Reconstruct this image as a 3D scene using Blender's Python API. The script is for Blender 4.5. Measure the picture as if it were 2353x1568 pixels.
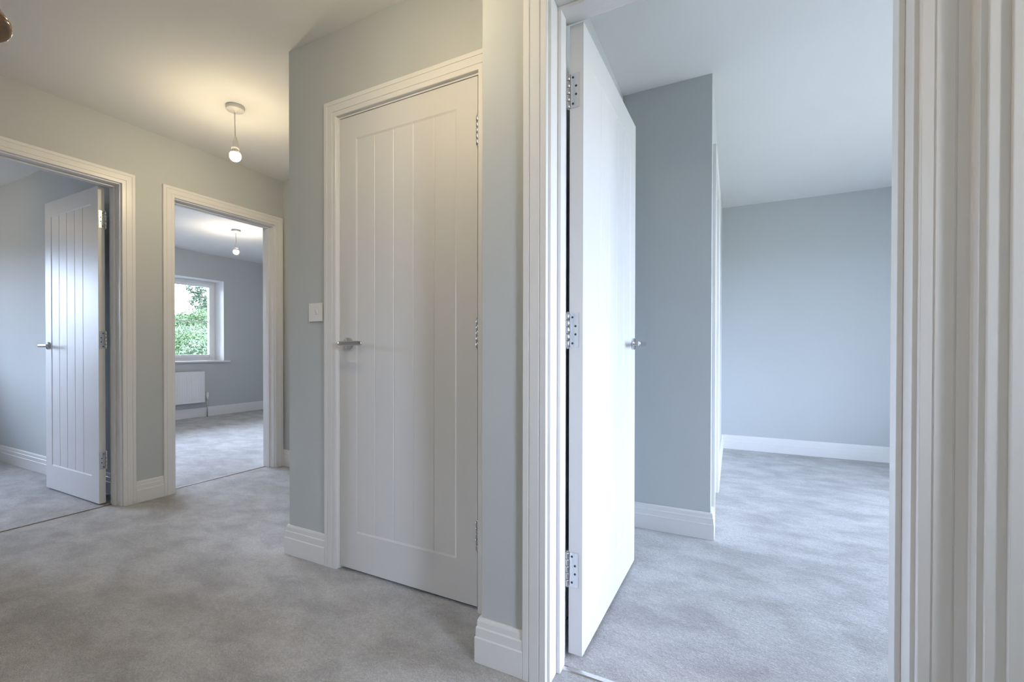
import bpy, bmesh, math, random
from mathutils import Vector, Matrix

for o in list(bpy.data.objects):
    bpy.data.objects.remove(o)
scene = bpy.context.scene
COL = scene.collection
random.seed(7)

# ------------------------------------------------------------------ camera
EYE = 0.972          # camera height above the carpet
H = 2.395            # ceiling height
cam_d = bpy.data.cameras.new('camera')
cam = bpy.data.objects.new('camera', cam_d)
COL.objects.link(cam)
cam.location = (0, 0, EYE)
F_PX, CX, CY = 1062.8, 1108.4, 813.6
cam_d.sensor_fit = 'HORIZONTAL'
cam_d.sensor_width = 36.0
cam_d.lens = 36.0 * F_PX / 2353.0
cam_d.shift_x = (2353 / 2 - CX) / 2353.0
cam_d.shift_y = -(1568 / 2 - CY) / 2353.0
cam_d.clip_start = 0.05
cam_d.clip_end = 300
YAW, PITCH, ROLL = math.radians(28.431), math.radians(-0.4115), math.radians(0.064)
cam.matrix_world = (Matrix.Translation((0, 0, EYE)) @ Matrix.Rotation(YAW, 4, 'Z')
                    @ Matrix.Rotation(math.radians(90) + PITCH, 4, 'X') @ Matrix.Rotation(ROLL, 4, 'Z'))
scene.camera = cam

# ------------------------------------------------------------------ world, exposure, lamps
DAY = 46.0
world = bpy.data.worlds.new('sky')
scene.world = world
world.use_nodes = True
wn = world.node_tree.nodes
wl = world.node_tree.links
bgn = wn['Background']
tc = wn.new('ShaderNodeTexCoord')
sp = wn.new('ShaderNodeSeparateXYZ')
cr = wn.new('ShaderNodeValToRGB')
wl.new(tc.outputs['Generated'], sp.inputs[0])
mr = wn.new('ShaderNodeMapRange')
mr.inputs['From Min'].default_value = -1.0
mr.inputs['From Max'].default_value = 1.0
wl.new(sp.outputs['Z'], mr.inputs['Value'])
wl.new(mr.outputs[0], cr.inputs[0])
wl.new(cr.outputs[0], bgn.inputs[0])
cr.color_ramp.elements[0].position = 0.48          # ground and gardens below the horizon
cr.color_ramp.elements[0].color = (0.26, 0.27, 0.26, 1)
cr.color_ramp.elements[1].position = 0.52          # overcast sky
cr.color_ramp.elements[1].color = (0.75, 0.86, 1.16, 1)
bgn.inputs[1].default_value = DAY

scene.view_settings.view_transform = 'Standard'
scene.view_settings.look = 'None'
scene.view_settings.gamma = 1
scene.view_settings.use_curve_mapping = False
scene.view_settings.exposure = 0.08
LAMP = 235.0         # radiance of the glowing lamp bulbs
WARM = (1.0, 0.80, 0.50, 1)
COOL = (1.0, 0.95, 0.86, 1)


def portal(loc, rot, sx, sy):
    l = bpy.data.lights.new('daylight_portal', 'AREA')
    l.shape = 'RECTANGLE'
    l.size, l.size_y = sx, sy
    l.cycles.is_portal = True
    o = bpy.data.objects.new('daylight_portal', l)
    o.location = loc
    o.rotation_euler = rot
    COL.objects.link(o)


R90 = math.radians(90)


# ------------------------------------------------------------------ materials
def mat(name, color, rough=0.5, metal=0.0, spec=0.5, noise=None, bump=None, coat=0.0):
    m = bpy.data.materials.new(name)
    m.use_nodes = True
    nt = m.node_tree
    b = nt.nodes['Principled BSDF']
    b.inputs['Base Color'].default_value = (*color, 1)
    b.inputs['Roughness'].default_value = rough
    b.inputs['Metallic'].default_value = metal
    b.inputs['Specular IOR Level'].default_value = spec
    b.inputs['Coat Weight'].default_value = coat
    tcn = nt.nodes.new('ShaderNodeTexCoord')
    if noise:
        sc, amt = noise
        n = nt.nodes.new('ShaderNodeTexNoise')
        n.inputs['Scale'].default_value = sc
        n.inputs['Detail'].default_value = 4
        r = nt.nodes.new('ShaderNodeValToRGB')
        r.color_ramp.elements[0].position = 0.3
        r.color_ramp.elements[1].position = 0.7
        r.color_ramp.elements[0].color = (*[c * (1 - amt) for c in color], 1)
        r.color_ramp.elements[1].color = (*[min(1, c * (1 + amt)) for c in color], 1)
        nt.links.new(tcn.outputs['Object'], n.inputs['Vector'])
        nt.links.new(n.outputs['Fac'], r.inputs[0])
        nt.links.new(r.outputs[0], b.inputs['Base Color'])
    if bump:
        sc, st, dist = bump
        n = nt.nodes.new('ShaderNodeTexNoise')
        n.inputs['Scale'].default_value = sc
        n.inputs['Detail'].default_value = 3
        bm_ = nt.nodes.new('ShaderNodeBump')
        bm_.inputs['Strength'].default_value = st
        bm_.inputs['Distance'].default_value = dist
        nt.links.new(tcn.outputs['Object'], n.inputs['Vector'])
        nt.links.new(n.outputs['Fac'], bm_.inputs['Height'])
        nt.links.new(bm_.outputs[0], b.inputs['Normal'])
    return m


M_WALL = mat('grey_emulsion', (0.53, 0.555, 0.56), 0.75, spec=0.3, noise=(1.5, 0.012), bump=(260, 0.08, 0.001))
M_CEIL = mat('white_ceiling_emulsion', (0.80, 0.80, 0.79), 0.85, spec=0.2, noise=(2, 0.01), bump=(200, 0.06, 0.001))
M_WOOD = mat('white_satin_paint', (0.77, 0.765, 0.76), 0.32, spec=0.45, noise=(3, 0.008))
M_DOOR = mat('white_door_paint', (0.71, 0.705, 0.705), 0.42, spec=0.30, noise=(2, 0.012), bump=(500, 0.02, 0.0005))
M_CHROME = mat('polished_chrome', (0.72, 0.72, 0.73), 0.14, metal=1.0, noise=(40, 0.03))
M_STEEL = mat('hinge_steel', (0.60, 0.61, 0.63), 0.25, metal=1.0, noise=(40, 0.05))
M_DARK = mat('dark_screw_head', (0.05, 0.05, 0.055), 0.4, metal=0.6, noise=(60, 0.1))
M_PLASTIC = mat('white_plastic', (0.80, 0.79, 0.76), 0.35, noise=(10, 0.01))
M_FLEX = mat('white_flex', (0.72, 0.70, 0.66), 0.5, noise=(20, 0.02))
M_RAD = mat('white_radiator_enamel', (0.82, 0.83, 0.84), 0.3, noise=(8, 0.01))
M_UPVC = mat('white_window_frame', (0.85, 0.86, 0.87), 0.3, noise=(8, 0.01))
M_STRIP = mat('brown_threshold', (0.23, 0.18, 0.14), 0.6, noise=(80, 0.15))
M_SILVER = mat('brushed_threshold', (0.80, 0.80, 0.80), 0.3, metal=1.0, noise=(120, 0.05))
M_BRICK = mat('pale_render', (0.6, 0.58, 0.55), 0.9, noise=(4, 0.05))
M_ACORN = mat('varnished_brown_wood', (0.20, 0.085, 0.022), 0.22, noise=(60, 0.35), coat=0.5)
M_CORD = mat('white_cord', (0.7, 0.68, 0.63), 0.8, noise=(300, 0.1))
M_BARK = mat('bark', (0.16, 0.12, 0.09), 0.9, noise=(12, 0.3))


def leaf_mat(name, c):
    m = mat(name, c, 0.6, noise=(3, 0.35))
    b = m.node_tree.nodes['Principled BSDF']
    b.inputs['Specular IOR Level'].default_value = 0.05
    b.inputs['Roughness'].default_value = 0.9
    return m


M_LEAF1 = leaf_mat('tree_leaves', (0.035, 0.050, 0.030))
M_LEAF2 = leaf_mat('shrub_leaves', (0.040, 0.062, 0.028))
M_LEAF3 = leaf_mat('pale_shrub_leaves', (0.050, 0.070, 0.040))
M_LAWN = mat('rough_grass', (0.22, 0.28, 0.12), 0.9, noise=(1.2, 0.3), bump=(8, 0.5, 0.05))
M_HILL = mat('hillside', (0.045, 0.046, 0.038), 0.95, noise=(0.3, 0.25))


def carpet_mat():
    m = bpy.data.materials.new('grey_twist_carpet')
    m.use_nodes = True
    nt = m.node_tree
    L = nt.links
    N = nt.nodes
    b = N['Principled BSDF']
    b.inputs['Roughness'].default_value = 0.95
    b.inputs['Specular IOR Level'].default_value = 0.1
    b.inputs['Sheen Weight'].default_value = 0.25
    b.inputs['Sheen Roughness'].default_value = 0.6
    tcn = N.new('ShaderNodeTexCoord')

    def noise(scale, detail, rough=0.5, dist=0.0, sx=1, sy=1):
        mp = N.new('ShaderNodeMapping')
        mp.inputs['Scale'].default_value = (sx, sy, 1)
        mp.inputs['Rotation'].default_value = (0, 0, 0.5)
        n = N.new('ShaderNodeTexNoise')
        n.inputs['Scale'].default_value = scale
        n.inputs['Detail'].default_value = detail
        n.inputs['Roughness'].default_value = rough
        n.inputs['Distortion'].default_value = dist
        L.new(tcn.outputs['Object'], mp.inputs[0])
        L.new(mp.outputs[0], n.inputs['Vector'])
        return n

    nap = noise(4.6, 7, 0.62, 0.25, 1.0, 1.5)      # brushed nap patches
    r1 = N.new('ShaderNodeValToRGB')
    r1.color_ramp.elements[0].position = 0.36
    r1.color_ramp.elements[1].position = 0.62
    r1.color_ramp.elements[0].color = (0.57, 0.555, 0.55, 1)
    r1.color_ramp.elements[1].color = (0.80, 0.785, 0.775, 1)
    L.new(nap.outputs['Fac'], r1.inputs[0])
    tuft = noise(150, 4, 0.68, 1.0)
    r2 = N.new('ShaderNodeValToRGB')
    r2.color_ramp.elements[0].position = 0.30
    r2.color_ramp.elements[1].position = 0.68
    r2.color_ramp.elements[0].color = (0.52, 0.52, 0.53, 1)
    r2.color_ramp.elements[1].color = (1.0, 1.0, 1.0, 1)
    L.new(tuft.outputs['Fac'], r2.inputs[0])
    mx = N.new('ShaderNodeMix')
    mx.data_type = 'RGBA'
    mx.blend_type = 'MULTIPLY'
    mx.inputs[0].default_value = 0.75
    L.new(r1.outputs[0], mx.inputs[6])
    L.new(r2.outputs[0], mx.inputs[7])
    L.new(mx.outputs[2], b.inputs['Base Color'])
    bp = N.new('ShaderNodeBump')
    bp.inputs['Strength'].default_value = 1.0
    bp.inputs['Distance'].default_value = 0.009
    L.new(tuft.outputs['Fac'], bp.inputs['Height'])
    bp2 = N.new('ShaderNodeBump')
    bp2.inputs['Strength'].default_value = 0.35
    bp2.inputs['Distance'].default_value = 0.02
    mid = noise(38, 4, 0.6, 0.5)
    L.new(mid.outputs['Fac'], bp2.inputs['Height'])
    L.new(bp.outputs[0], bp2.inputs['Normal'])
    L.new(bp2.outputs[0], b.inputs['Normal'])
    return m


M_CARPET = carpet_mat()

M_GLASS = bpy.data.materials.new('window_glass')
M_GLASS.use_nodes = True
_nt = M_GLASS.node_tree
_nt.nodes.remove(_nt.nodes['Principled BSDF'])
_tr = _nt.nodes.new('ShaderNodeBsdfTransparent')
_tr.inputs[0].default_value = (0.96, 0.98, 0.97, 1)
_gl = _nt.nodes.new('ShaderNodeBsdfGlossy')
_gl.inputs['Roughness'].default_value = 0.0
_fr = _nt.nodes.new('ShaderNodeFresnel')
_mx = _nt.nodes.new('ShaderNodeMixShader')
_nt.links.new(_fr.outputs[0], _mx.inputs[0])
_nt.links.new(_tr.outputs[0], _mx.inputs[1])
_nt.links.new(_gl.outputs[0], _mx.inputs[2])
_nt.links.new(_mx.outputs[0], _nt.nodes['Material Output'].inputs[0])



def bulb_mat(k, col):
    m = bpy.data.materials.new('glowing_bulb')
    m.use_nodes = True
    b = m.node_tree.nodes['Principled BSDF']
    b.inputs['Base Color'].default_value = (1, 1, 1, 1)
    b.inputs['Emission Color'].default_value = col
    b.inputs['Emission Strength'].default_value = LAMP * k
    return m


# ------------------------------------------------------------------ mesh helpers
class Frame:
    """maps local (x along, y deep, z up) to the room"""
    def __init__(self, ox, oy, xd=(1, 0), yd=(0, 1), oz=0.0):
        self.o = (ox, oy, oz)
        self.x = xd
        self.y = yd

    def __call__(self, x, y, z):
        return (self.o[0] + x * self.x[0] + y * self.y[0],
                self.o[1] + x * self.x[1] + y * self.y[1], self.o[2] + z)


WORLD = Frame(0, 0)


class MB:
    def __init__(self, T=WORLD):
        self.v = []
        self.f = []
        self.T = T
        self.smooth = set()

    def pt(self, x, y, z):
        self.v.append(self.T(x, y, z))
        return len(self.v) - 1

    def quad(self, a, b, c, d, s=False):
        self.f.append((a, b, c, d))
        if s:
            self.smooth.add(len(self.f) - 1)

    def box(self, x0, x1, y0, y1, z0, z1):
        p = [self.pt(x, y, z) for z in (z0, z1) for y in (y0, y1) for x in (x0, x1)]
        for a, b, c, d in ((0, 1, 3, 2), (4, 6, 7, 5), (0, 4, 5, 1), (2, 3, 7, 6), (0, 2, 6, 4), (1, 5, 7, 3)):
            self.quad(p[a], p[b], p[c], p[d])
        return self

    def rings(self, rings, closed=True, cap=True, smooth=True):
        """list of rings of local points joined in order"""
        idx = [[self.pt(*q) for q in r] for r in rings]
        n = len(idx[0])
        for i in range(len(idx) - 1):
            for j in range(n if closed else n - 1):
                k = (j + 1) % n
                self.quad(idx[i][j], idx[i][k], idx[i + 1][k], idx[i + 1][j], smooth)
        if cap:
            self.f.append(tuple(reversed(idx[0])))
            self.f.append(tuple(idx[-1]))
        return self

    def lathe(self, prof, cx, cy, cz, axis='z', n=24, smooth=True):
        """profile of (radius, height along axis)"""
        rs = []
        for r, h in prof:
            ring = []
            for k in range(n):
                a = 2 * math.pi * k / n
                c, s = r * math.cos(a), r * math.sin(a)
                if axis == 'z':
                    ring.append((cx + c, cy + s, cz + h))
                elif axis == 'y':
                    ring.append((cx + c, cy + h, cz + s))
                else:
                    ring.append((cx + h, cy + c, cz + s))
            rs.append(ring)
        return self.rings(rs, smooth=smooth)

    def tube(self, pts, r, n=10):
        rs = []
        P = [Vector(p) for p in pts]
        for i, p in enumerate(P):
            d = (P[min(i + 1, len(P) - 1)] - P[max(i - 1, 0)]).normalized()
            up = Vector((0, 0, 1)) if abs(d.z) < 0.9 else Vector((1, 0, 0))
            a = d.cross(up).normalized()
            b = d.cross(a).normalized()
            rr = r[i] if isinstance(r, (list, tuple)) else r
            rs.append([tuple(p + a * rr * math.cos(2 * math.pi * k / n) + b * rr * math.sin(2 * math.pi * k / n)) for k in range(n)])
        return self.rings(rs)

    def build(self, name, material, parent=None, bevel=0.0, base=None, segs=2):
        me = bpy.data.meshes.new(name)
        me.from_pydata(self.v, [], self.f)
        me.polygons.foreach_set('use_smooth', [i in self.smooth for i in range(len(self.f))])
        bm = bmesh.new()
        bm.from_mesh(me)
        bmesh.ops.recalc_face_normals(bm, faces=bm.faces)
        bm.to_mesh(me)
        bm.free()
        me.materials.append(material)
        o = bpy.data.objects.new(name, me)
        COL.objects.link(o)
        if base is None and parent is None:
            xs = [p[0] for p in self.v]
            ys = [p[1] for p in self.v]
            zs = [p[2] for p in self.v]
            base = ((min(xs) + max(xs)) / 2, (min(ys) + max(ys)) / 2, min(zs))
        if base is not None:
            me.transform(Matrix.Translation([-c for c in base]))
            o.location = base
        if parent is not None:
            o.parent = parent
            pl = Vector(parent.location)
            q = parent.parent
            while q is not None:
                pl += Vector(q.location)
                q = q.parent
            me.transform(Matrix.Translation(-pl - (Vector(base) if base is not None else Vector((0, 0, 0)))) if base is None
                         else Matrix.Identity(4))
            if base is not None:
                o.location = Vector(base) - pl
        if bevel:
            md = o.modifiers.new('edge', 'BEVEL')
            md.width = bevel
            md.segments = segs
            md.limit_method = 'ANGLE'
            md.angle_limit = math.radians(40)
        return o


def tag(o, label, cat, group=None, kind=None):
    o['label'] = label
    o['category'] = cat
    if group:
        o['group'] = group
    if kind:
        o['kind'] = kind
    return o


def struct(o, label, cat):
    return tag(o, label, cat, kind='structure')


def empty(name, loc):
    o = bpy.data.objects.new(name, None)
    o.empty_display_size = 0.05
    o.location = loc
    COL.objects.link(o)
    return o


# ------------------------------------------------------------------ room shell
U_L = -3.338         # left wall of the hall
T_L = 0.13
V_C = 1.507          # cupboard wall
V_N = 1.2685         # wall of the near bedroom
U_J = -0.687         # outside corner beside the cupboard door
U_K = -1.866         # outside corner left of the cupboard
V_E = 2.634          # end wall of the hall
U_R = 0.4185         # right wall of the hall
V_B = -1.6           # back wall of the hall
U_F = -6.82          # outside wall of the two left bedrooms
LT = 0.027           # thickness of a door lining
ZL = 1.996           # underside of a door lining


def wall(name, label, segs):
    m = MB()
    for s in segs:
        m.box(*s)
    return struct(m.build(name, M_WALL), label, 'wall')


wall('wall_left', 'grey hall wall on the left with two open doorways', [
    (U_L - T_L, U_L, V_B, 0.656, 0, H), (U_L - T_L, U_L, 0.656, 1.478, ZL + LT, H),
    (U_L - T_L, U_L, 1.478, 1.746, 0, H), (U_L - T_L, U_L, 1.746, 2.568, ZL + LT, H),
    (U_L - T_L, U_L, 2.568, 6.3, 0, H)])
wall('wall_end', 'narrow grey end wall of the hall beside the far left doorway', [
    (U_L, U_K + 0.1, V_E, V_E + 0.1, 0, H)])
x0, x1 = -1.5368 - LT, -0.8346 + LT
wall('wall_cupboard', 'grey wall around the closed cupboard door', [
    (U_K, x0, V_C, V_C + 0.1, 0, H), (x0, x1, V_C, V_C + 0.1, ZL + LT, H), (x1, U_J, V_C, V_C + 0.1, 0, H),
    (U_K, U_K + 0.1, V_C + 0.1, V_E, 0, H), (U_K + 0.1, U_J, 2.2, 2.3, 0, H)])
x0, x1 = -0.463 - LT, 0.3266 + LT
wall('wall_near', 'grey wall holding the doorway of the nearest bedroom', [
    (U_J, x0, V_N, 1.411, 0, H), (x0, x1, V_N, 1.411, ZL + LT, H), (x1, 3.4, V_N, 1.411, 0, H),
    (U_J, -0.545, 1.411, 2.653, 0, H)])
wall('wall_right', 'right hand hall wall with a white door frame, close to the camera', [
    (U_R, U_R + 0.12, 1.2105 + LT, V_N, 0, H), (U_R, U_R + 0.12, 0.4425 - LT, 1.2105 + LT, ZL + LT, H),
    (U_R, U_R + 0.12, V_B, 0.4425 - LT, 0, H)])
wall('wall_ensuite', 'darker grey projecting wall inside the near bedroom', [
    (-0.687, -0.098, 2.653, 2.753, 0, H),
    (-0.198, -0.098, 2.753, 2.844 - LT, 0, H), (-0.198, -0.098, 2.844 - LT, 3.536 + LT, ZL + LT, H),
    (-0.198, -0.098, 3.536 + LT, 5.21, 0, H)])
wall('wall_far', 'pale blue grey far wall of the near bedroom', [(-0.198, 3.4, 5.21, 5.33, 0, H)])
# right wall of the near bedroom with its window opening
BW = (1.98, 3.95, 0.35, 2.10)
wall('wall_bedroom_right', 'grey window wall of the near bedroom', [
    (3.3, 3.6, 1.411, BW[0], 0, H), (3.3, 3.6, BW[1], 5.33, 0, H),
    (3.3, 3.6, BW[0], BW[1], 0, BW[2]), (3.3, 3.6, BW[0], BW[1], BW[3], H)])
# partition between the left bedrooms
wall('wall_partition', 'grey wall behind the open door of the left bedroom', [(U_F, U_L - T_L, 1.56, 1.69, 0, H)])
# outside wall of the left bedrooms with two window openings
W2 = (1.85, 4.325, 0.815, 2.02)
W1 = (-0.58, 1.12, 0.815, 2.02)
UO = U_F - 0.30
wall('wall_outside', 'grey outside wall of the far left bedroom around its window', [
    (UO, U_F, V_B, W1[0], 0, H), (UO, U_F, W1[1], W2[0], 0, H), (UO, U_F, W2[1], 6.3, 0, H),
    (UO, U_F, W1[0], W1[1], 0, W1[2]), (UO, U_F, W1[0], W1[1], W1[3], H),
    (UO, U_F, W2[0], W2[1], 0, W2[2]), (UO, U_F, W2[0], W2[1], W2[3], H)])
wall('wall_bedroom_end', 'grey end wall of the far left bedroom', [(UO, U_L, 6.3, 6.4, 0, H)])
# back wall of the hall
wall('wall_back', 'grey back wall of the hall behind the camera', [(UO, 2.65, V_B - 0.25, V_B, 0, H)])
# small room to the right of the hall
RW = (-0.95, -0.10, 0.8, 2.05)
wall('wall_side_room', 'grey window wall of the small room to the right', [
    (2.4, 2.65, V_B, RW[0], 0, H), (2.4, 2.65, RW[1], V_N, 0, H),
    (2.4, 2.65, RW[0], RW[1], 0, RW[2]), (2.4, 2.65, RW[0], RW[1], RW[3], H)])

cm = MB().box(UO - 0.05, 3.6, V_B - 0.25, 6.4, H, H + 0.12)
struct(cm.build('ceiling', M_CEIL), 'smooth white ceiling running over the hall and bedrooms', 'ceiling')
fm = MB().box(UO, 3.6, V_B - 0.25, 6.4, -0.15, 0)
struct(fm.build('floor', M_CARPET), 'grey fitted carpet with brushed darker patches', 'floor')

# ------------------------------------------------------------------ skirting
SK = [(0.0, 0.137), (0.0085, 0.137), (0.0115, 0.129), (0.0120, 0.112), (0.0150, 0.109),
      (0.0155, 0.082), (0.0180, 0.078), (0.0180, 0.0), (0.0, 0.0)]


def skirting(name, label, path):
    """path of floor points, skirting projects to the left of the walking direction"""
    m = MB()
    n = len(path)
    rings = []
    for i, p in enumerate(path):
        P = Vector(p)
        d0 = (P - Vector(path[i - 1])).normalized() if i else None
        d1 = (Vector(path[i + 1]) - P).normalized() if i < n - 1 else None
        if d0 is None:
            d0 = d1
        if d1 is None:
            d1 = d0
        n0 = Vector((-d0.y, d0.x))
        n1 = Vector((-d1.y, d1.x))
        mt = (n0 + n1)
        mt = mt / mt.dot(n0)
        rings.append([(P.x + mt.x * a, P.y + mt.y * a, z) for a, z in SK])
    m.rings(rings, smooth=False)
    return struct(m.build(name, M_WOOD, bevel=0.0012), label, 'skirting board')


CW = 0.072           # architrave width
RV = 0.008           # reveal between architrave and lining
skirting('baseboard_near', 'short stepped white skirting at the outside corner beside the near bedroom doorway',
         [(-0.463 - RV - CW, V_N), (U_J, V_N), (U_J, V_C - 0.018)])
skirting('baseboard_cupboard', 'stepped white skirting turning the corner left of the cupboard door',
         [(-1.5368 - RV - CW, V_C), (U_K, V_C), (U_K, V_E)])
skirting('baseboard_end', 'white skirting of the hall end wall and the sliver beside the far doorway',
         [(U_K, V_E), (U_L, V_E)])
skirting('baseboard_between', 'short white skirting between the two left doorways',
         [(U_L, 1.773 - RV - CW), (U_L, 1.451 + RV + CW)])
skirting('baseboard_left', 'white skirting of the hall left of the first doorway',
         [(U_L, 0.683 - RV - CW), (U_L, V_B), (U_R, V_B), (U_R, 0.4425 - RV - CW)])
skirting('baseboard_partition', 'stepped white skirting behind the open door of the left bedroom',
         [(U_L - T_L, 1.56), (U_F, 1.56), (U_F, V_B)])
skirting('baseboard_window', 'white skirting under the radiator in the far left bedroom',
         [(U_L - T_L, 6.3), (U_F, 6.3), (U_F, 1.69), (U_L - T_L, 1.69)])
skirting('baseboard_ensuite', 'white skirting round the projecting wall of the near bedroom',
         [(-0.098, 2.844 - RV - CW), (-0.098, 2.653), (-0.545, 2.653), (-0.545, 1.43)])
skirting('baseboard_far', 'white skirting along the far wall of the near bedroom',
         [(3.3, 1.411), (3.3, 5.21), (-0.098, 5.21), (-0.098, 3.536 + RV + CW)])

# ------------------------------------------------------------------ door frames
# architrave cross section: (distance out from the opening, projection)
AR = [(0.0, 0.0), (0.0, 0.0145), (0.0015, 0.016), (0.0185, 0.0165), (0.0195, 0.0145), (0.0215, 0.0145), (0.0228, 0.0172),
      (0.0500, 0.0178), (0.0512, 0.0155), (0.0530, 0.0155), (0.0542, 0.018), (0.0700, 0.018), (0.0720, 0.016), (0.0720, 0.0)]


def architrave(m, W, y, sgn, scribe=False):
    """three sided mitred moulding round the opening"""
    xl, xr, zt = -RV, W + RV, ZL + RV
    P = [(a, b * 0.64) for a, b in AR] if scribe else AR      # thin one, cut to fit the room corner
    cl = 0.0315 if scribe else 1.0
    rings = [[(xl - min(a, cl), y - sgn * b, 0) for a, b in P],
             [(xl - min(a, cl), y - sgn * b, zt + a) for a, b in P],
             [(xr + a, y - sgn * b, zt + a) for a, b in P],
             [(xr + a, y - sgn * b, 0) for a, b in P]]
    m.rings(rings, closed=True, smooth=False)


def doorset(idx, T, W, D, s0, s1, label, both=True, strike=None, scribe=False):
    a = MB(T)
    architrave(a, W, 0, 1, scribe)
    if both:
        architrave(a, W, D, -1)
    root = struct(a.build('trim_%d' % idx, M_WOOD), label, 'door frame')
    l = MB(T)
    l.box(-LT, 0, 0, D, 0, ZL + LT)
    l.box(W, W + LT, 0, D, 0, ZL + LT)
    l.box(0, W, 0, D, ZL, ZL + LT)
    l.build('lining', M_WOOD, root, bevel=0.0012)
    st = 0.011
    s = MB(T)
    s.box(0, st, s0, s1, 0, ZL - st)
    s.box(W - st, W, s0, s1, 0, ZL - st)
    s.box(0, W, s0, s1, ZL - st, ZL)
    s.build('door_stop', M_WOOD, root, bevel=0.0015)
    if strike:
        x, y0, y1, z0, z1, sg = strike
        p = MB(T)
        p.box(min(x, x + sg * 0.0015), max(x, x + sg * 0.0015), y0, y1, z0, z1)
        sp_ = p.build('strike_plate', M_DARK, root)
        sp_['label'] = 'small dark metal strike plate'
    return root


DS_CUP = Frame(-1.5368, V_C, (1, 0), (0, 1))
DS_NEAR = Frame(-0.463, V_N, (1, 0), (0, 1))
DS_L1 = Frame(U_L, 1.451, (0, -1), (-1, 0))
DS_L2 = Frame(U_L, 1.773, (0, 1), (-1, 0))
DS_R = Frame(U_R, 1.2105, (0, -1), (1, 0))
DS_ENS = Frame(-0.098, 2.844, (0, 1), (-1, 0))
doorset(1, DS_CUP, 0.7022, 0.10, 0.040, 0.070, 'white moulded frame round the closed cupboard door', both=False)
doorset(2, DS_NEAR, 0.7896, 0.1425, 0.0565, 0.1013, 'white moulded frame of the near bedroom doorway at the right')
doorset(3, DS_L1, 0.768, T_L, 0.047, 0.090, 'white moulded frame of the leftmost doorway, cut by the picture edge')
doorset(4, DS_L2, 0.768, T_L, 0.047, 0.090, 'white moulded frame of the doorway with the window seen through it',
        strike=(0.768, 0.086, 0.100, 0.980, 1.035, -1))
doorset(5, DS_R, 0.768, 0.12, 0.028, 0.068, 'white moulded frame at the extreme right edge, on the right hall wall', scribe=True)
doorset(6, DS_ENS, 0.692, 0.10, 0.030, 0.060, 'thin sliver of white frame on the projecting wall in the near bedroom', both=False)

cb = MB().box(0.4045, U_R, 1.2497, V_N, 0, ZL + RV + CW)
struct(cb.build('trim_7', M_WOOD), 'narrow painted filler strip in the corner between the two right hand door frames', 'corner trim')

# ------------------------------------------------------------------ doors
GROOVE_W, GROOVE_D = 0.0034, 0.0022
STEP_W, STEP_D = 0.0042, 0.0030
Z0, Z1 = 0.012, 1.993


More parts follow.
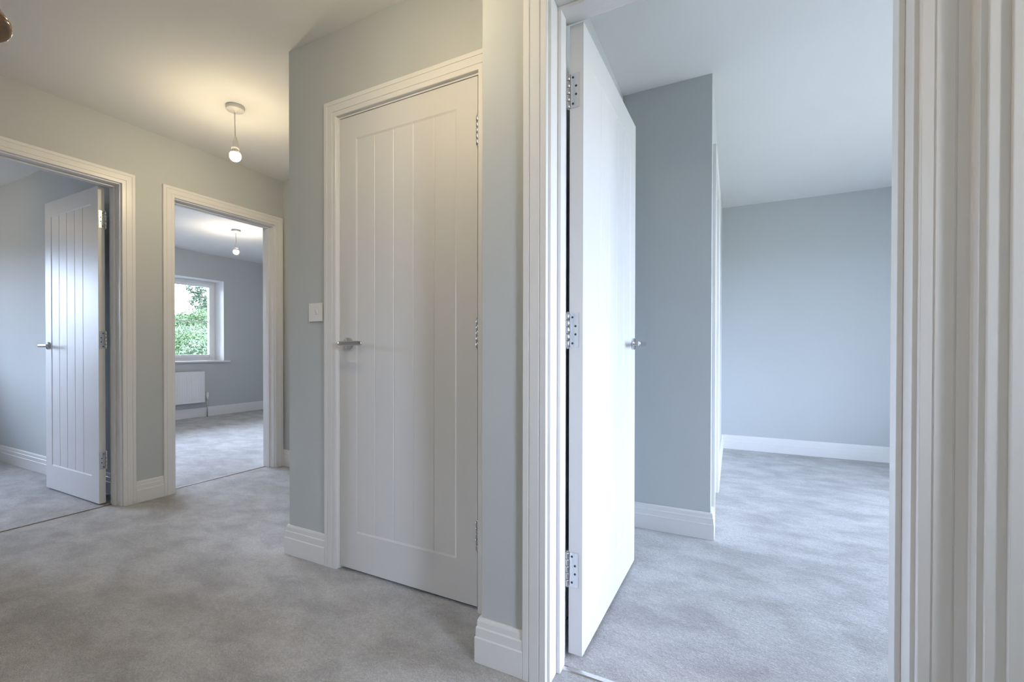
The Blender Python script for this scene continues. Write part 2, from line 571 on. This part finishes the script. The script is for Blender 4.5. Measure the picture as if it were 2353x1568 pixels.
def door_leaf(idx, T, w, t, label, knuckle, both_handles=True, hinges=True, handle=True, zh=1.002):
    """leaf in local frame: x from the hinge edge, y through the thickness"""
    stile = 0.0955
    gx = [stile + (w - 2 * stile) * k / 5 for k in range(6)]
    gz = [0.178, 1.890]
    xs = [0.0]
    for k, g in enumerate(gx):
        e = STEP_W if k in (0, 5) else GROOVE_W
        xs += [g - e, g, g + e]
    xs.append(w)
    zs = [Z0]
    for g in gz:
        zs += [g - STEP_W, g, g + STEP_W]
    zs.append(Z1)
    m = MB(T)

    def depth(i, j):
        # bevelled step from the stiles and rails down to the panel, V grooves between its boards
        ex = 0.0 if i <= 1 or i >= 18 else (0.55 if i in (2, 17) else 1.0)
        ez = 0.0 if j <= 1 or j >= 6 else (0.55 if j in (2, 5) else 1.0)
        d = min(ex, ez) * STEP_D
        if i % 3 == 2 and 5 <= i <= 14 and 3 <= j <= 4:
            d += GROOVE_D
        return d

    def face(y, sg):
        idx_ = [[m.pt(x, y + sg * depth(i, j), z) for i, x in enumerate(xs)] for j, z in enumerate(zs)]
        for j in range(len(zs) - 1):
            for i in range(len(xs) - 1):
                m.quad(idx_[j][i], idx_[j][i + 1], idx_[j + 1][i + 1], idx_[j + 1][i])
        return idx_
    A = face(0, 1)
    B = face(t, -1)
    nz, nx = len(zs), len(xs)
    for j in range(nz - 1):
        m.quad(A[j][0], A[j + 1][0], B[j + 1][0], B[j][0])
        m.quad(A[j][-1], A[j + 1][-1], B[j + 1][-1], B[j][-1])
    for i in range(nx - 1):
        m.quad(A[0][i], A[0][i + 1], B[0][i + 1], B[0][i])
        m.quad(A[-1][i], A[-1][i + 1], B[-1][i + 1], B[-1][i])
    root = struct(m.build('door_%d' % idx, M_DOOR), label, 'door')
    if hinges:
        ky = -0.004 if knuckle == 0 else t + 0.004
        sgn = 1 if knuckle == 0 else -1
        e = 0.0 if knuckle == 0 else t
        for zc in (0.280, 1.036, 1.788):
            hm = MB(T)
            hh = 0.054
            for k in range(5):                      # knuckle of five barrels with ball ends
                a = zc - hh + k * (2 * hh / 5)
                hm.lathe([(0.0062, a + 0.0004), (0.0072, a + 0.0018), (0.0072, a + 2 * hh / 5 - 0.0018), (0.0062, a + 2 * hh / 5 - 0.0004)], -0.0035, ky, 0, n=14)
            hm.lathe([(0.001, zc - hh - 0.005), (0.0045, zc - hh - 0.003), (0.0055, zc - hh)], -0.0035, ky, 0, n=14)
            hm.lathe([(0.0055, zc + hh), (0.0045, zc + hh + 0.003), (0.001, zc + hh + 0.005)], -0.0035, ky, 0, n=14)
            y0, y1 = sorted((e + sgn * 0.000, e + sgn * 0.031))
            hm.box(-0.0022, 0.0, y0, y1, zc - hh, zc + hh)
            hg = hm.build('hinge', M_STEEL, root)
            for dz, dy in ((-0.041, 0.011), (-0.013, 0.021), (0.013, 0.021), (0.041, 0.011)):
                sm = MB(T)
                yy = e + sgn * dy
                sm.lathe([(0.0035, -0.0030), (0.0035, -0.0018)], 0, yy, zc + dz, axis='x', n=10)
                sm.build('screw', M_DARK, hg)
    if handle:
        hx = w - 0.050
        for side in ((0, t) if both_handles else (0,)):
            o = -1 if side == 0 else 1
            rm = MB(T)
            rm.lathe([(0.026, 0), (0.026, o * 0.007), (0.0245, o * 0.009), (0.0115, o * 0.009), (0.0100, o * 0.012), (0.0100, o * 0.026),
                      (0.0088, o * 0.030), (0.0088, o * 0.046)], hx, side, zh, axis='y', n=28)
            lv = rm.build('door_handle', M_CHROME, root)
            lv['label'] = 'polished chrome lever handle'
            gm = MB(T)
            yc = side + o * 0.051
            rs = []
            for xx, hz, hy in ((0.013, 0.002, 0.002), (0.011, 0.0065, 0.005), (0.004, 0.0095, 0.0068), (-0.010, 0.0100, 0.0070),
                               (-0.060, 0.0100, 0.0062), (-0.105, 0.0105, 0.0056), (-0.116, 0.0098, 0.0054), (-0.1205, 0.007, 0.0045), (-0.122, 0.003, 0.002)):
                ring = []
                for k in range(16):
                    a = 2 * math.pi * k / 16
                    ca, sa = math.cos(a), math.sin(a)
                    ex = 0.6
                    ring.append((hx + xx, yc + hy * math.copysign(abs(ca) ** ex, ca), zh + hz * math.copysign(abs(sa) ** ex, sa)))
                rs.append(ring)
            gm.rings(rs)
            gm.build('lever', M_CHROME, lv)
    return root


door_leaf(1, Frame(-0.8376, V_C + 0.001, (-1, 0), (0, 1)), 0.6962, 0.035,
          'closed white grooved cupboard door with a lever handle at its left', 0, both_handles=False)
ang = math.atan2(0.0175, 0.7756)
door_leaf(2, Frame(-0.4112, 1.4169, (math.sin(ang), math.cos(ang)), (-math.cos(ang), math.sin(ang))), 0.7756, 0.044,
          'thick white grooved door standing wide open into the near bedroom', 1)
door_leaf(3, Frame(-3.469, 1.3928, (-1, 0), (0, 1)), 0.763, 0.035,
          'open white grooved door seen through the leftmost doorway', 1)
door_leaf(4, Frame(-3.474, 1.831, (-1, 0), (0, -1)), 0.763, 0.035,
          'open white door hidden behind the jamb of the far left doorway', 1)
door_leaf(5, Frame(-0.098 - 0.062, 2.847, (0, 1), (-1, 0)), 0.686, 0.035,
          'closed white door set in the projecting wall of the near bedroom', 1, both_handles=False, hinges=False)
door_leaf(6, Frame(U_R + 0.125, 1.255, (1, 0), (0, -1)), 0.763, 0.035,
          'open white door inside the small room to the right', 0)

# ------------------------------------------------------------------ carpet thresholds in the doorways
tm = MB()
tm.box(-3.437, -3.427, 0.683, 1.451, 0.0, 0.003)
tag(tm.build('threshold_strip', M_STRIP), 'thin brown carpet joint across the leftmost doorway', 'threshold strip', 'carpet joints in the doorways')
tm = MB()
tm.box(-3.437, -3.427, 1.773, 2.541, 0.0, 0.003)
tag(tm.build('threshold_strip', M_STRIP), 'thin brown carpet joint across the doorway with the window beyond', 'threshold strip', 'carpet joints in the doorways')
tm = MB()
tm.rings([[(x, 1.350, 0.0), (x, 1.352, 0.004), (x, 1.360, 0.0055), (x, 1.368, 0.004), (x, 1.370, 0.0)] for x in (-0.452, 0.3156)], smooth=False)
tag(tm.build('threshold_strip', M_SILVER), 'silver metal threshold bar across the near bedroom doorway', 'threshold strip', 'carpet joints in the doorways')


# ------------------------------------------------------------------ windows
def window(idx, T, W, z0, z1, label, mull, bars=True, sill_over=0.085, D=0.23):
    """T: x along the wall, y outward; frame sits D deep in the reveal"""
    fw = 0.045
    fr = MB(T)
    y0, y1 = D, D + 0.06
    fr.box(0, fw, y0, y1, z0, z1)
    fr.box(W - fw, W, y0, y1, z0, z1)
    fr.box(fw, W - fw, y0, y1, z0, z0 + fw)
    fr.box(fw, W - fw, y0, y1, z1 - fw, z1)
    for mx_ in mull:
        fr.box(mx_ - 0.03, mx_ + 0.03, y0, y1, z0 + fw, z1 - fw)
    root = struct(fr.build('window_%d' % idx, M_UPVC, bevel=0.004), label, 'window')
    edges = [fw] + [q for mx_ in mull for q in (mx_ - 0.03, mx_ + 0.03)] + [W - fw]
    for k in range(0, len(edges), 2):
        a, b = edges[k] , edges[k + 1]
        s = MB(T)
        sw = 0.046
        ys0, ys1 = D - 0.012, D + 0.04
        za, zb = z0 + fw, z1 - fw
        s.box(a, a + sw, ys0, ys1, za, zb)
        s.box(b - sw, b, ys0, ys1, za, zb)
        s.box(a + sw, b - sw, ys0, ys1, za, za + sw)
        s.box(a + sw, b - sw, ys0, ys1, zb - sw, zb)
        sash = s.build('sash', M_UPVC, root, bevel=0.005)
        g = MB(T)
        g.box(a + sw, b - sw, D + 0.018, D + 0.022, za + sw, zb - sw)
        g.build('pane', M_GLASS, sash)
        if bars:
            q = MB(T)
            zm = (za + zb) / 2 - 0.012
            q.box(a + sw, b - sw, D + 0.014, D + 0.030, zm - 0.009, zm + 0.009)
            q.build('glazing_bar', M_UPVC, sash)
    rv = MB(T)                                       # white plastered reveal
    e = 0.003
    rv.box(-0.0005, e, 0.0, D, z0, z1)
    rv.box(W - e, W + 0.0005, 0.0, D, z0, z1)
    rv.box(0, W, 0.0, D, z1 - e, z1 + 0.0005)
    rv.build('reveal', M_CEIL, root)
    sl = MB(T)
    sl.box(-sill_over, W + sill_over, -0.035, D, z0 - 0.022, z0 + 0.002)
    sl.build('window_sill', M_WOOD, root, bevel=0.005)
    return root


window(1, Frame(U_F, W2[0], (0, 1), (-1, 0)), W2[1] - W2[0], W2[2], W2[3],
       'white casement window above the radiator in the far left bedroom', [0.86, 1.67])
window(2, Frame(U_F, W1[0], (0, 1), (-1, 0)), W1[1] - W1[0], W1[2], W1[3],
       'white casement window of the leftmost bedroom, outside the picture', [0.66, 1.32])
window(3, Frame(3.3, BW[0], (0, 1), (1, 0)), BW[1] - BW[0], BW[2], BW[3],
       'white casement window of the near bedroom, outside the picture', [0.66, 1.33])
window(4, Frame(2.4, RW[0], (0, 1), (1, 0)), RW[1] - RW[0], RW[2], RW[3],
       'white window of the small room to the right, outside the picture', [], D=0.15)
portal((UO + 0.02, (W2[0] + W2[1]) / 2, (W2[2] + W2[3]) / 2), (0, -R90, 0), W2[3] - W2[2], W2[1] - W2[0])
portal((UO + 0.02, (W1[0] + W1[1]) / 2, (W1[2] + W1[3]) / 2), (0, -R90, 0), W1[3] - W1[2], W1[1] - W1[0])
portal((3.58, (BW[0] + BW[1]) / 2, (BW[2] + BW[3]) / 2), (0, R90, 0), BW[3] - BW[2], BW[1] - BW[0])
portal((2.63, (RW[0] + RW[1]) / 2, (RW[2] + RW[3]) / 2), (0, R90, 0), RW[3] - RW[2], RW[1] - RW[0])


# ------------------------------------------------------------------ pendant lamps
def pendant(x, y, zb, label, power=1.0, col=WARM, bow=0.004):
    root = empty('pendant_light', (x, y, H))
    r = MB()
    r.lathe([(0.050, 0.0), (0.051, -0.006), (0.049, -0.020), (0.046, -0.024), (0.012, -0.025), (0.006, -0.033), (0.0035, -0.036)], x, y, H, n=32)
    tag(root, label, 'ceiling light', 'pendant lamps')
    r.build('ceiling_rose', M_PLASTIC, root)
    f = MB()
    n = 8
    pts = [(x - bow * math.cos(k / n * math.pi / 2), y, H - 0.034 - (H - 0.034 - zb - 0.105) * k / n) for k in range(n + 1)]
    f.tube(pts, 0.0032, 8)
    f.build('flex', M_FLEX, root)
    h = MB()
    h.lathe([(0.004, 0.112), (0.008, 0.108), (0.011, 0.095), (0.014, 0.085), (0.0165, 0.083), (0.0165, 0.078), (0.018, 0.074),
             (0.019, 0.050), (0.021, 0.048), (0.021, 0.036), (0.014, 0.034)], x, y, zb, n=24)
    h.build('lamp_holder', M_PLASTIC, root)
    k = MB()
    k.lathe([(0.0125, 0.042), (0.0145, 0.034), (0.0225, 0.022), (0.0265, 0.0165), (0.024, 0.0155)], x, y, zb, n=28)
    k.build('bulb_collar', M_PLASTIC, root)  # opaque collar added to hold back light thrown up at the ceiling
    b = MB()
    b.lathe([(0.0200, 0.017), (0.0260, 0.016), (0.0290, 0.010), (0.0305, 0.005), (0.0310, 0.0), (0.0306, -0.005), (0.0292, -0.0105), (0.0267, -0.0160), (0.0230, -0.0210), (0.0180, -0.0255), (0.0120, -0.0288), (0.0060, -0.0303), (0.0010, -0.0308)], x, y, zb, n=56)
    b.build('bulb', bulb_mat(power, col), root)
    return root


pendant(-2.560, 1.695, EYE + 1.135, 'bare bulb pendant hanging in the hall in front of the left wall', 1.5)
pendant(-5.170, 3.430, EYE + 1.165, 'bare bulb pendant in the far left bedroom, seen through the doorway', 2.1, (1.0, 0.86, 0.66, 1))
pendant(-0.93, 0.92, EYE + 1.10, 'bare bulb pendant over the near end of the hall, above the picture', 1.12)
pendant(-0.35, -0.75, EYE + 1.10, 'added bare bulb pendant behind the camera, brightening the hall', 1.9, COOL)  # added fill lamp, lifts the hall and right door frame from behind
pendant(1.40, 0.50, EYE + 1.10, 'bare bulb pendant of the small room to the right', 1.5)
pendant(-5.45, 0.67, EYE + 1.15, 'bare bulb pendant of the leftmost bedroom, outside the picture', 0.9)

# ------------------------------------------------------------------ light switch
sw = MB()
sw.box(-1.7240, -1.6390, V_C - 0.009, V_C, 1.103, 1.189)
so = tag(sw.build('light_switch', M_PLASTIC, bevel=0.003), 'white square light switch between the corner and the cupboard door frame', 'light switch')
rk = MB()
rk.rings([[(-1.6765, V_C - 0.009, 1.157), (-1.6655, V_C - 0.009, 1.157), (-1.6655, V_C - 0.0095, 1.136), (-1.6765, V_C - 0.0095, 1.136)],
          [(-1.6760, V_C - 0.0155, 1.156), (-1.6660, V_C - 0.0155, 1.156), (-1.6660, V_C - 0.0105, 1.137), (-1.6760, V_C - 0.0105, 1.137)]], smooth=False)
rk.build('rocker', M_PLASTIC, so)

# ------------------------------------------------------------------ radiator
root = empty('radiator', (U_F + 0.06, 3.45, 0))
tag(root, 'white panel radiator on the wall under the bedroom window', 'radiator')
rm = MB()
ya, yb, za, zb = 2.97, 3.975, 0.220, 0.660
nc = 30
pitch = (yb - ya - 0.04) / nc
pts = [(0.0, ya)]
for k in range(nc):
    s = ya + 0.02 + k * pitch
    pts += [(0.0, s), (0.004, s + pitch * 0.18), (0.004, s + pitch * 0.75), (0.0, s + pitch * 0.93)]
pts.append((0.0, yb))
xb = U_F + 0.062
rings = []
for z, kf in ((za, 0), (za + 0.03, 0), (za + 0.045, 1), (zb - 0.045, 1), (zb - 0.03, 0), (zb, 0)):
    rings.append([(xb + 0.035 + d * kf * 0.6, y, z) for d, y in pts] + [(xb, yb, z), (xb, ya, z)])
rm.rings(rings, smooth=False)
rm.build('panel', M_RAD, root)
gr = MB()
gr.box(xb - 0.002, xb + 0.037, ya - 0.002, yb + 0.002, zb, zb + 0.008)
gr.build('top_grille', M_RAD, root, bevel=0.002)
br = MB()
br.box(U_F + 0.001, xb, 3.15, 3.18, 0.26, 0.62)
br.build('bracket', M_RAD, root)
br = MB()
br.box(U_F + 0.001, xb, 3.75, 3.78, 0.26, 0.62)
br.build('bracket', M_RAD, root)
va = MB()
va.lathe([(0.010, 0.255), (0.010, 0.285), (0.017, 0.290), (0.0195, 0.296), (0.0195, 0.352), (0.017, 0.362), (0.008, 0.366)], xb + 0.017, yb + 0.045, 0, n=18)
va.build('valve', M_PLASTIC, root)
pi = MB()
pi.tube([(xb + 0.017, yb - 0.01, 0.262), (xb + 0.017, yb + 0.045, 0.262)], 0.009, 10)
pi.tube([(xb + 0.017, yb + 0.045, 0.270), (xb + 0.017, yb + 0.045, 0.0)], 0.0075, 10)
pi.build('pipe', M_STEEL, root)

# ------------------------------------------------------------------ wooden light pull close to the camera
px, py, pz = -0.6380, 0.1710, EYE + 0.3180
root = empty('light_pull', (px, py, pz))
tag(root, 'varnished brown wooden light pull hanging at the top left corner of the picture', 'light pull')
a = MB()
a.lathe([(0.001, -0.0150), (0.006, -0.0142), (0.0105, -0.0108), (0.0135, -0.0060), (0.0148, 0.0), (0.0145, 0.0030), (0.0137, 0.0042),
         (0.0139, 0.0052), (0.0120, 0.0090), (0.0085, 0.0140), (0.0055, 0.0190), (0.0035, 0.0240), (0.0033, 0.0290), (0.0015, 0.0300)], px, py, pz, n=32)
a.build('wooden_acorn', M_ACORN, root)
c = MB()
c.tube([(px, py, pz + 0.028), (px, py, pz + 0.4), (px, py, pz + 0.8), (px, py, H - 0.025)], 0.0013, 8)
c.build('cord', M_CORD, root)
c = MB()
c.lathe([(0.004, -0.028), (0.030, -0.026), (0.037, -0.018), (0.040, 0.0)], px, py, H, n=28)
c.build('pull_switch', M_PLASTIC, root)

# ------------------------------------------------------------------ garden outside the window
gm = MB()
nx_, ny_ = 40, 40
grid = []
for i in range(nx_ + 1):
    row = []
    for j in range(ny_ + 1):
        gu = -7.2 - 60 * (i / nx_) ** 1.4
        gv = -25 + 75 * j / ny_
        d = -7.2 - gu
        z = -0.25 + 0.055 * d + 0.25 * math.sin(gv * 0.35) * min(1, d / 10) + (0.06 * max(0, d - 14))
        z += 0.10 * math.sin(gu * 1.3 + gv * 0.9)
        row.append(gm.pt(gu, gv, z))
    grid.append(row)
for i in range(nx_):
    for j in range(ny_):
        gm.quad(grid[i][j], grid[i][j + 1], grid[i + 1][j + 1], grid[i + 1][j], True)
struct(gm.build('ground', M_HILL), 'pale grassy hillside rising beyond the bedroom window', 'hillside')


def foliage(m, cx, cy, cz, rx, ry, rz, n, size):
    for _ in range(n):
        while True:
            a, b, c_ = (random.uniform(-1, 1) for _ in range(3))
            if a * a + b * b + c_ * c_ < 1:
                break
        k = 0.55 + 0.45 * random.random()
        q = Vector((a, b, c_)).normalized() * k
        p = Vector((cx + q.x * rx, cy + q.y * ry, cz + q.z * rz))
        t1 = Vector((random.gauss(0, 1), random.gauss(0, 1), random.gauss(0, 1))).normalized()
        t2 = t1.cross(Vector((random.gauss(0, 1), random.gauss(0, 1), random.gauss(0, 1)))).normalized()
        s = size * random.uniform(0.6, 1.3)
        ids = [m.pt(*(p + t1 * s)), m.pt(*(p + t2 * s * 0.5)), m.pt(*(p - t1 * s)), m.pt(*(p - t2 * s * 0.5))]
        m.quad(*ids)


def shrub(x, y, z, r, h, mt, label, n=5200, size=0.032):
    root = empty('garden_shrub', (x, y, z))
    tag(root, label, 'shrub', 'shrubs outside the bedroom window')
    m = MB()
    foliage(m, x, y, z + h * 0.55, r, r, h * 0.5, n, size)
    for _ in range(4):
        foliage(m, x + random.uniform(-.5, .5) * r, y + random.uniform(-.5, .5) * r, z + h * random.uniform(.4, .85), r * .5, r * .5, h * .25, n // 5, size)
    m.build('foliage', mt, root)
    s = MB()
    for k in range(4):
        a_ = k * 1.7
        s.tube([(x, y, z - 0.2), (x + 0.25 * r * math.cos(a_), y + 0.25 * r * math.sin(a_), z + 0.35 * h), (x + 0.5 * r * math.cos(a_), y + 0.5 * r * math.sin(a_), z + 0.7 * h)], [0.03, 0.02, 0.01], 6)
    s.build('stem', M_BARK, root)


def on_ray(px_, dist_u):
    """floor position at a given u for a picture column (only used to plan the garden)"""
    t = (px_ - CX) / F_PX
    c_, s_ = math.cos(YAW), math.sin(YAW)
    du, dv = c_ * t - s_, s_ * t + c_
    return dist_u, dist_u * dv / du


x_, y_ = on_ray(414, -12.0)
shrub(x_, y_, -0.1, 0.95, 1.55, M_LEAF2, 'green shrub at the lower left of the window view')
x_, y_ = on_ray(468, -9.4)
shrub(x_, y_, -0.1, 0.6, 1.22, M_LEAF3, 'paler low shrub at the lower right of the window view')
x_, y_ = on_ray(440, -15.5)
shrub(x_, y_, 0.2, 1.6, 1.55, M_LEAF3, 'wide pale shrub in the middle distance of the window view', 7000, 0.042)
x_, y_ = on_ray(403, -20.0)
shrub(x_, y_, 0.3, 1.6, 2.2, M_LEAF2, 'tall green shrub behind the lower left one', 6000, 0.045)

x_, y_ = on_ray(474, -21.5)
root = empty('garden_tree', (x_, y_, 0.3))
tag(root, 'slender green tree at the right of the bedroom window view', 'tree')
m = MB()
for k in range(9):
    foliage(m, x_ + random.uniform(-0.5, 0.5), y_ + random.uniform(-0.8, 0.5), 2.2 + 0.32 * k, 0.72 - 0.06 * k, 0.72 - 0.06 * k, 0.40, 900, 0.05)
m.build('foliage', M_LEAF1, root)
m = MB()
m.tube([(x_, y_, 0.0), (x_ + 0.1, y_, 1.9), (x_, y_ + 0.1, 3.4), (x_ + 0.05, y_, 4.6)], [0.12, 0.09, 0.06, 0.02], 10)
m.tube([(x_, y_, 1.5), (x_ + 0.4, y_ + 0.4, 2.3)], [0.05, 0.02], 8)
m.tube([(x_, y_, 1.9), (x_ - 0.3, y_ - 0.5, 2.7)], [0.05, 0.02], 8)
m.build('trunk', M_BARK, root)
